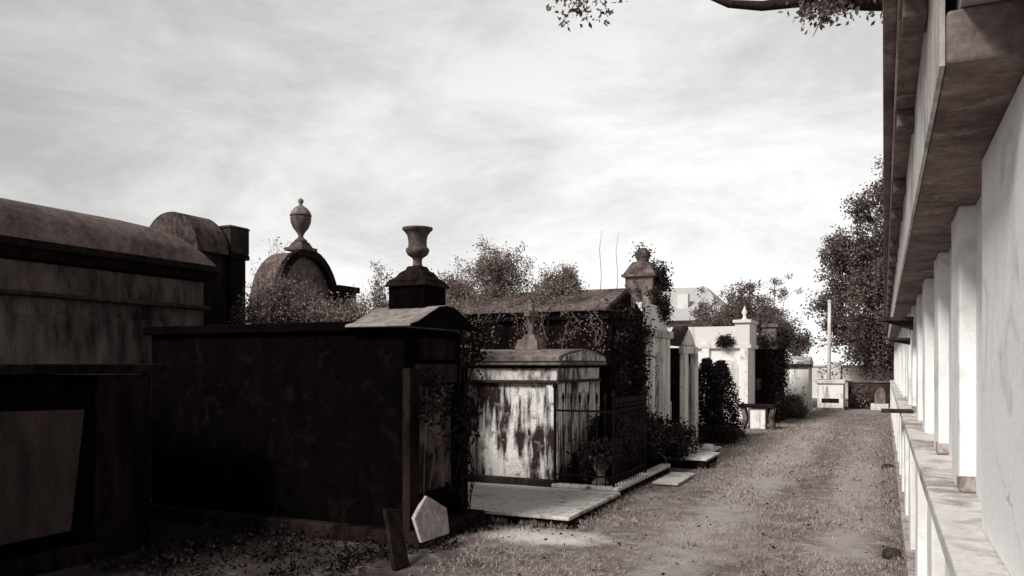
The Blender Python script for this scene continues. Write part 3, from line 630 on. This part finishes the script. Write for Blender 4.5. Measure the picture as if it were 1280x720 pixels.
MB().box(cx-.29, cx+.29, cy-.29, cy+.29, 3.19, 3.42, .14, .14).build('hood', M['coping'], p, .02)
MB().lathe(cx, cy, [(.13,3.42),(.10,3.45),(.13,3.50),(.145,3.55),(.12,3.62),(.06,3.66),(.005,3.68)], 14).build('finial', M['coping'], p, smooth=True)
r = random.Random(41)
pts = boxpts(r, -3.66, -3.55, 13.85, 14.35, 2.35, 3.35, 3000, 40, .06)+boxpts(r, -4.25, -3.6, 13.66, 13.72, 2.62, 2.9, 350, 8, .06)+[Vector((cx,cy,3.58))+rv(r,.085) for _ in range(260)]+[Vector((cx+.12,cy+.15,3.3))+rv(r,.09) for _ in range(350)]
ivy('ivy climbing the pinnacle on the tall white tomb', (-3.6, 14, 2.6), [[(-3.6,14.1,2.2),(-3.62,14.1,2.8),(-3.65,14.05,3.3),(cx,cy,3.66)]], pts, .05, 'leaf_ivy', 8, 'barkdark')

# narrow gabled white tomb
t = thing('narrow_gabled_tomb', (-4.2, 15.45, 0), 'slim white tomb with a steep pointed gable beyond the tall white tomb', 'tomb')
MB().box(-4.35, -3.46, 14.86, 16.06, 0, 1.90).build('wall', M['gabledark'], t, .01)
MB().prism([(14.78, 1.95), (16.14, 1.95), (15.46, 2.34)], -3.72, -3.44, 'x').build('roof', M['brownstone'], t, .01)
MB().prism([(14.92, 1.96), (16.0, 1.96), (15.46, 2.27)], -3.44, -3.40, 'x').build('pediment', M['white'], t)
MB().box(-3.46, -3.38, 14.80, 16.12, 1.80, 1.945).build('entablature', M['white'], t, .01)
for y0 in (14.86, 15.75): MB().box(-3.46, -3.36, y0, y0+.30, 0, 1.80).build('pilaster', M['white'], t, .01)
MB().box(-3.46, -3.42, 15.2, 15.72, .2, 1.6).build('tablet', M['coping'], t, .006)

# slabs and steps beside the lane
for (x0, x1, y0, y1, z, l) in [(-2.76, -2.42, 10.3, 11.35, .055, 'flat pale stone slab lying nearest the fenced plot kerb'),
                               (-3.3, -2.44, 12.3, 13.35, .15, 'larger raised pale stone slab before the tall white tomb'),
                               (-3.35, -2.62, 13.6, 14.5, .13, 'second raised pale slab just beyond the larger raised slab')]:
    o = thing('stone_slab', ((x0+x1)/2, (y0+y1)/2, 0), l, 'slab', 'flat stone slabs along the left of the lane')
    jitter(MB().box(x0, x1, y0, y1, z-.035, z).build('top', M['slab'], o, .012), .015, 3)
    MB().box(x0+.04, x1-.04, y0+.04, y1-.04, -.05, z-.033).build('edge_shade_base', M['soot_shade_brown'], o)  # added dark base, shade of the raised sides put into its colour
o = MB().box(-2.86, -2.62, 13.75, 13.95, .131, .23, .03, .03).build('stone_block', M['white_dirty'], base=(-2.75, 13.85, .13), bevel=.03); tag(o, 'small white broken block on the second raised slab', 'block')
# white wire stand
s = thing('wire_stand', (-3.2, 12.9, .15), 'small stand with two white upright rods before the tall white tomb', 'stand')
for yy in (12.72, 13.1): MB().tube([(-3.2,yy,.62),(-3.2,yy,.98)], .014, 6).build('rod', M['white'], s)
MB().box(-3.3, -3.1, 12.65, 13.17, .56, .62).build('plate', M['white_dirty'], s, .01)
MB().lathe(-3.2, 12.91, [(.05,.15),(.04,.4),(.07,.56)], 8).build('leg', M['iron'], s)
o = MB().tube([(-2.95,11.95,.02),(-3.0,11.9,.2),(-3.12,11.7,.32),(-3.18,11.55,.5),(-3.22,11.5,.66),(-3.16,11.42,.72)], [.016,.015,.016,.018,.02,.02], 7).build('bent_branch', M['twig'], base=(-3.1,11.8,0), smooth=True)
tag(o, 'bent pale dead branch leaning at the fenced plot end', 'branch')
shrub('bush', 'spiky dark bush at the foot of the tall white tomb', 'bush', (-3.3, 12.95, 0), 16, .34, 2, .055, 20, 'leaf_dark', 'barkdark', 24, scat=.06, fan=.45)
shrub('bush', 'low dark bush at the near edge of the tall white tomb front', 'bush', (-3.25, 12.3, 0), 14, .32, 2, .055, 18, 'leaf_dark', 'barkdark', 25, scat=.06, fan=.6)
# two dark evergreens
for (x, y, h, l, sd) in [(-3.32, 16.7, 1.66, 'conical dark evergreen next to the slim gabled tomb', 1), (-3.2, 17.6, 1.62, 'conical dark evergreen before the large white tomb', 2)]:
    o = thing('evergreen', (x, y, 0), l, 'evergreen', 'pair of dark evergreens'); r = random.Random(60+sd)
    MB().tube([(x,y,-.05),(x,y,h*.9)], [.05,.01], 7).build('trunk', M['barkdark'], o)
    pts = []
    for k in range(11000):
        z = r.random()**1.15; a = r.uniform(0, 6.28); rad = .46*(1-z)**.62*(1+.20*math.sin(3*a+z*9+sd)+.16*math.sin(5*a-z*17))*(r.random()**.35)+.015+abs(r.gauss(0,.03))
        pts.append(Vector((x+rad*math.cos(a), y+rad*math.sin(a), .03+z*h)))
    leaves('crown', M['leaf_dark'], pts, .05, o, sd, -.3)
shrub('bush', 'low ragged dark bush at the feet of the two evergreens', 'bush', (-2.95, 16.2, 0), 9, .18, 2, .06, 8, 'leaf_ivy', 'barkdark', 26, scat=.06, fan=1.0)

# ================================================================ large white tomb with arched tablet
t = thing('large_white_tomb', (-4.6, 21.8, 0), 'large bright white tomb with a wide blank front, left of the lane beyond the evergreens', 'tomb')
MB().box(-6.2, -3.16, 21.2, 22.35, 0, 2.0).build('wall', M['white'], t, .01)
MB().box(-6.26, -3.08, 21.12, 22.42, 2.002, 2.10).build('cornice', M['white_far'], t, .01)
MB().box(-6.2, -3.5, 21.25, 22.3, 2.102, 2.58).build('attic', M['white_far'], t, .01)
MB().box(-3.498, -3.12, 21.16, 22.36, 2.102, 2.66).box(-3.54, -3.08, 21.1, 22.4, 2.66, 2.74).build('corner_block', M['white_far'], t, .01)
MB().lathe(-3.3, 21.5, [(.12,2.74),(.05,2.80),(.04,2.88),(.08,2.95),(.03,3.05),(.005,3.12)], 12).build('finial', M['white_far'], t, smooth=True)
for x0 in (-4.34, -3.36): MB().box(x0, x0+.2, 21.12, 21.2, 0, 2.0).build('pilaster', M['white'], t, .008)
ap = [(-4.1, .5), (-3.42, .5)] + [(-3.76+.34*math.cos(math.pi*k/10), 1.56+.16*math.sin(math.pi*k/10)) for k in range(11)]
MB().prism(ap, 21.17, 21.2, 'y').build('arched_tablet', M['white_far'], t)
shrub('bush', 'round dark plant growing on the cornice of the large white tomb', 'bush', (-3.72, 21.15, 2.10), 8, .10, 1, .06, 18, 'leaf_ivy', 'barkdark', 27, scat=.06, fan=1.0)
# bench-like low tomb
t = thing('stone_bench', (-2.9, 20.6, 0), 'low stone bench with scrolled legs by the corner of the large white tomb', 'bench')
MB().box(-3.3, -2.42, 20.35, 20.85, .52, .60).build('seat', M['soot_shade_brown'], t, .012)
for x0, sgn in ((-3.24, 1), (-2.52, -1)):
    sc_ = [(x0, 0), (x0+.1, 0), (x0+.1+.06*sgn, .25), (x0+.1, .52), (x0, .52), (x0+.06*sgn, .25)]
    MB().prism(sc_, 20.4, 20.8, 'y').build('leg', M['coping'], t, .01)
MB().box(-3.0, -2.64, 20.42, 20.78, 0, .5).build('block', M['white'], t, .01)

# ================================================================ ivied dark tomb, small white tomb, far ones
t = thing('ivied_dark_tomb', (-3.6, 23.8, 0), 'dark tomb with a pale roof edge swallowed by ivy, right of the large white tomb', 'tomb')
MB().box(-5.2, -2.75, 22.75, 25.0, 0, 2.0).build('wall', M['gabledark'], t, .01)
MB().box(-5.25, -3.0, 22.68, 25.05, 2.002, 2.34).build('roof_edge', M['coping'], t, .01)
MB().box(-2.98, -2.65, 22.7, 25.05, 2.002, 2.6).box(-3.03, -2.6, 22.65, 25.1, 2.6, 2.7).build('parapet', M['coping'], t, .01)
MB().box(-3.25, -3.05, 22.73, 22.75, .9, 1.2).build('tablet', M['coping'], t)
r = random.Random(71)
pts = boxpts(r, -2.95, -2.62, 22.6, 24.6, .0, 2.45, 9000, 110, .12)+boxpts(r, -4.0, -3.0, 22.6, 22.74, .1, 1.5, 1200, 25, .12)
ivy('heavy dark ivy over the pale-edged dark tomb', (-2.7, 23.0, 0), [[(-2.68,23+i*.4,0),(-2.66,23.05+i*.4,1.0),(-2.68,23+i*.4,2.2)] for i in range(5)], pts, .08, 'leaf_ivy', 9, 'barkdark', srad=.02)
shrub('bush', 'brown bush between the ivied dark tomb and the small white tomb', 'bush', (-2.5, 25.6, 0), 10, .28, 2, .07, 16, 'leaf_tree', 'barkdark', 28, scat=.1, fan=.6)
shrub('bush', 'low brown bush by the lane before the small white tomb', 'bush', (-2.42, 24.9, 0), 8, .16, 2, .06, 14, 'leaf_tree', 'barkdark', 29, scat=.08, fan=.9)
t = thing('small_white_tomb', (-2.9, 27.2, 0), 'small white tomb with brown cornice near the far end of the lane', 'tomb')
MB().box(-4.2, -2.2, 26.6, 28.0, 0, 1.5).build('wall', M['white'], t, .01)
MB().box(-4.25, -2.12, 26.52, 28.06, 1.502, 1.60).build('cornice', M['brownstone'], t, .01)
MB().prism([(26.5,1.602),(28.08,1.602),(28.08,1.64),(27.3,1.84),(26.5,1.64)], -4.28, -2.1, 'x').build('roof', M['white_dirty'], t, .01)
MB().box(-2.2, -2.14, 26.6, 26.85, 0, 1.5).build('pilaster', M['white'], t, .008)
MB().box(-2.2, -2.14, 27.75, 28.0, 0, 1.5).build('pilaster', M['white'], t, .008)
t = thing('box_tomb', (-1.7, 30.3, 0), 'low white box tomb with a dark opening at the far end of the lane', 'tomb')
MB().box(-2.12, -1.28, 29.9, 31.6, 0, .92).build('wall', M['white'], t, .01)
MB().box(-2.18, -1.22, 29.84, 31.66, .922, 1.04).build('cap_slab', M['white_far'], t, .01)
MB().box(-1.98, -1.42, 29.88, 29.9, .26, .40).build('opening', M['soot_shade_brown'], t)
MB().box(-2.16, -1.24, 29.86, 31.64, -.02, .08).build('plinth', M['coping'], t, .01)
t = thing('brick_wall', (-.4, 32, 0), 'low brown brick wall closing the far end of the lane', 'wall')
MB().box(-1.2, .44, 31.9, 32.2, 0, .92).build('wall', M['brownstone'], t, .01)
MB().box(-1.24, .46, 31.86, 32.24, .922, .98).build('coping', M['coping'], t, .01)
shrub('bush', 'round brown bush against the low brick wall at the lane end', 'bush', (-.75, 31.5, 0), 12, .30, 2, .09, 12, 'leaf_tree', 'barkdark', 30, scat=.09, fan=.9)
t = thing('pale_headstone', (-.12, 30.7, 0), 'pale grey stepped headstone against the far end of the vault wall', 'headstone')
MB().box(-.42, .14, 30.4, 31.0, 0, .22).build('base', M['white_far'], t, .01)
MB().prism([(-.3,.222),(.04,.222),(.04,.62),(-.02,.74),(-.13,.79),(-.24,.70),(-.3,.55)], 30.6, 30.78, 'y').build('stone', M['coping'], t, .01)
t = thing('white_fence_wall', (0, 40, 0), 'pale boundary wall seen low beneath the far trees', 'wall')
MB().box(-16, 30, 40, 40.3, 0, 1.45).build('wall', M['white_far'], t)
MB().box(-16.05, 30.05, 39.95, 40.35, 1.452, 1.55).build('coping', M['farroof'], t, .02)
for x in range(-14, 30, 4): MB().box(x-.2, x+.2, 39.86, 40, 0, 1.7).build('pier', M['white_far'], t, .02)

# house beyond
t = thing('house', (-10, 48, 0), 'pale house with a grey pitched roof beyond the cemetery', 'house')
MB().box(-18.5, -8.0, 44.5, 52, 0, 4.0).build('wall', M['white_far'], t)
MB().add([(-19,43.9,4.0),(-7.5,43.9,4.0),(-7.5,52.6,4.0),(-19,52.6,4.0),(-16.5,48.2,6.2),(-9.6,48.2,6.2)], [(3,2,1,0),(0,1,5,4),(1,2,5),(2,3,4,5),(3,0,4)]).build('roof', M['farroof'], t)
MB().box(-19.05, -7.45, 43.82, 43.9, 3.78, 3.98).build('eaves_board', M['brownstone'], t)
MB().box(-10.7, -10.1, 45.4, 45.9, 4.3, 5.6).build('chimney', M['white_far'], t)
for x in (-17, -14.5, -12, -9.4):
    wf = MB().box(x-.5, x+.5, 44.44, 44.5, 1.6, 3.1).build('window', M['white'], t); MB().box(x-.42, x+.42, 44.42, 44.44, 1.68, 3.02).build('pane', M['glass'], wf)
    wf.location = (0,0,0)
for ob in list(COL.objects):
    if ob.name.startswith('pane') and ob.parent is not None and ob.parent.type == 'MESH':
        ob.location = -Vector(t['_b'])
o = thing('utility_pole', (-1.95, 33.5, 0), 'pale slender pole standing left of the big tree', 'pole')
MB().tube([(-1.95,33.5,0),(-1.93,33.5,4.0)], [.08,.06], 10).build('post', M['white_far'], o, smooth=True)
MB().lathe(-1.93, 33.5, [(.07,4.0),(.08,4.03),(.06,4.08),(.01,4.1)], 10).build('cap', M['white_far'], o)

# ================================================================ trees
tree('tree', 'big leafy dark tree rising behind the far end of the vault wall', (.9, 37.5, 0), 10.5,
     [(-1.0,0,3.0,2.0,1.5),(-2.2,.3,4.8,1.3,1.1),(-.6,-.6,5.2,1.9,1.5),(-2.0,.2,6.7,1.1,.9),(.2,.2,7.4,1.8,1.4),(-1.0,.3,6.1,1.5,1.2),(-.7,.5,8.9,1.1,.9),(1.5,0,5,2,1.6),(2.0,0,8,1.6,1.3),(-2.1,.4,2.7,1.0,.8),(.9,.2,2.7,1.6,1.2),(-1.2,.2,2.0,1.3,.7),(0,.2,1.9,1.3,.7),
      (-2.6,0,5.8,.7,.6),(-1.6,.2,8.1,.7,.6),(-2.9,0,4.2,.8,.7),(-2.8,.1,6.6,.6,.5),(-2.7,.1,3.2,.7,.6)],
     .135, 66000, 'leaf_tree', .34, 3)
Gt = 'trees behind the small tombs'
tree('tree', 'loose-crowned tree above the large white tomb, showing bare boughs', (-5.1, 31.5, 0), 4.9,
     [(-.6,0,3.3,1.0,.6),(.5,.2,3.5,1.1,.6),(.1,0,4.3,.8,.45),(1.3,.1,3.2,.7,.45),(-1.3,0,3.6,.5,.4)], .085, 11000, 'leaf_mid', .10, 4, group=Gt)
tree('tree', 'rounded brown tree above the ivied dark tomb', (-4.2, 29.5, 0), 4.0,
     [(-.9,0,2.9,.9,.55),(.1,.2,3.1,1.0,.5),(.9,0,2.6,.8,.5),(1.4,.1,2.1,.55,.5),(-.3,0,3.6,.5,.3)], .085, 17000, 'leaf_tree', .10, 5, group=Gt)
tree('tree', 'thin bare-topped tree between the two brown trees behind the tombs', (-4.0, 33.0, 0), 4.7,
     [(-.3,0,4.0,.45,.5),(.5,.1,4.4,.5,.3),(.1,0,4.9,.35,.25)], .07, 1500, 'leaf_mid', .07, 6, group=Gt)
# oak limb reaching over the wall from the right
o = thing('oak_tree', (3.6, 10.2, 0), 'oak behind the vault wall whose heavy limb hangs into the top of the view', 'tree')
mb = MB(); B = Vector((3.6, 10.2, 0))
mb.tube([B, B+Vector((.1,0,1.8)), B+Vector((-.1,-.1,3.4)), B+Vector((-.4,-.2,4.8))], [.34,.27,.24,.2], 12)
mb.tube([B+Vector((-.4,-.2,4.7)), (2.0,9.9,5.35), (.8,9.7,5.44), (-.2,9.55,5.56), (-.7,9.5,5.66), (-1.25,9.4,5.65), (-1.6,9.3,5.70), (-1.85,9.2,5.80)], [.18,.14,.12,.095,.07,.055,.045,.02], 10)
mb.tube([(-.9,9.5,5.66), (-1.8,9.2,6.1), (-2.6,8.9,6.3), (-3.15,8.6,6.05)], [.06,.045,.03,.012], 7)
for q in [(-3.2,8.55,5.8),(-3.1,8.6,5.65),(-2.95,8.6,5.8),(-3.3,8.5,5.5),(-2.7,8.6,5.7),(-2.82,8.6,5.5)]:
    mb.tube([(-2.95,8.7,6.2), ((q[0]-2.95)/2, 8.65, (q[2]+6.25)/2), q], [.012,.008,.003], 5)
mb.tube([(-.1,9.55,5.55), (-.5,9.4,5.5), (-.62,9.3,5.35), (-.7,9.25,5.15)], [.03,.014,.008,.003], 5)
mb.tube([B+Vector((-.4,-.2,4.8)), (3.0,10.4,6.2), (2.2,10.8,7.4)], [.17,.12,.05], 8)
mb.tube([B+Vector((-.3,-.2,4.6)), (4.6,10.0,6.0), (5.6,9.6,7.0)], [.15,.1,.05], 8)
mb.build('trunk', M['barkdark'], o, smooth=True)
r = random.Random(91); pts = []
for (c, s_, n) in [((-3.2,8.55,5.93), .11, 80), ((-3.1,8.6,5.78), .07, 45), ((-2.95,8.6,5.95), .07, 40), ((-3.3,8.5,5.65),.035,18), ((-2.7,8.6,5.85),.06,30), ((-2.82,8.6,5.66),.045,22),
                   ((-.5,9.4,5.66), .10, 260), ((-.75,9.4,5.68), .09, 160), ((-.25,9.5,5.74), .08, 120), ((-.62,9.3,5.52), .05, 50), ((.1,9.6,5.7),.1,200), ((.5,9.7,5.7),.12,200), ((.3,9.6,5.35),.09,60),((.15,9.6,5.0),.05,20)]:
    for _ in range(n): pts.append(Vector(c)+Vector((0,0,-.13))+rv(r, s_))
for c in [(2.2,10.8,7.6),(3.2,10.4,7.8),(4.5,10,7.4),(5.6,9.6,7.3),(3.6,11.4,7.0)]:
    for _ in range(900): pts.append(Vector(c)+Vector((r.gauss(0,.6), r.gauss(0,.6), r.gauss(0,.4))))
leaves('crown', M['leaf_tree'], pts, .07, o, 3, .2)

# drop the bookkeeping property
for ob in COL.objects:
    if '_b' in ob: del ob['_b']
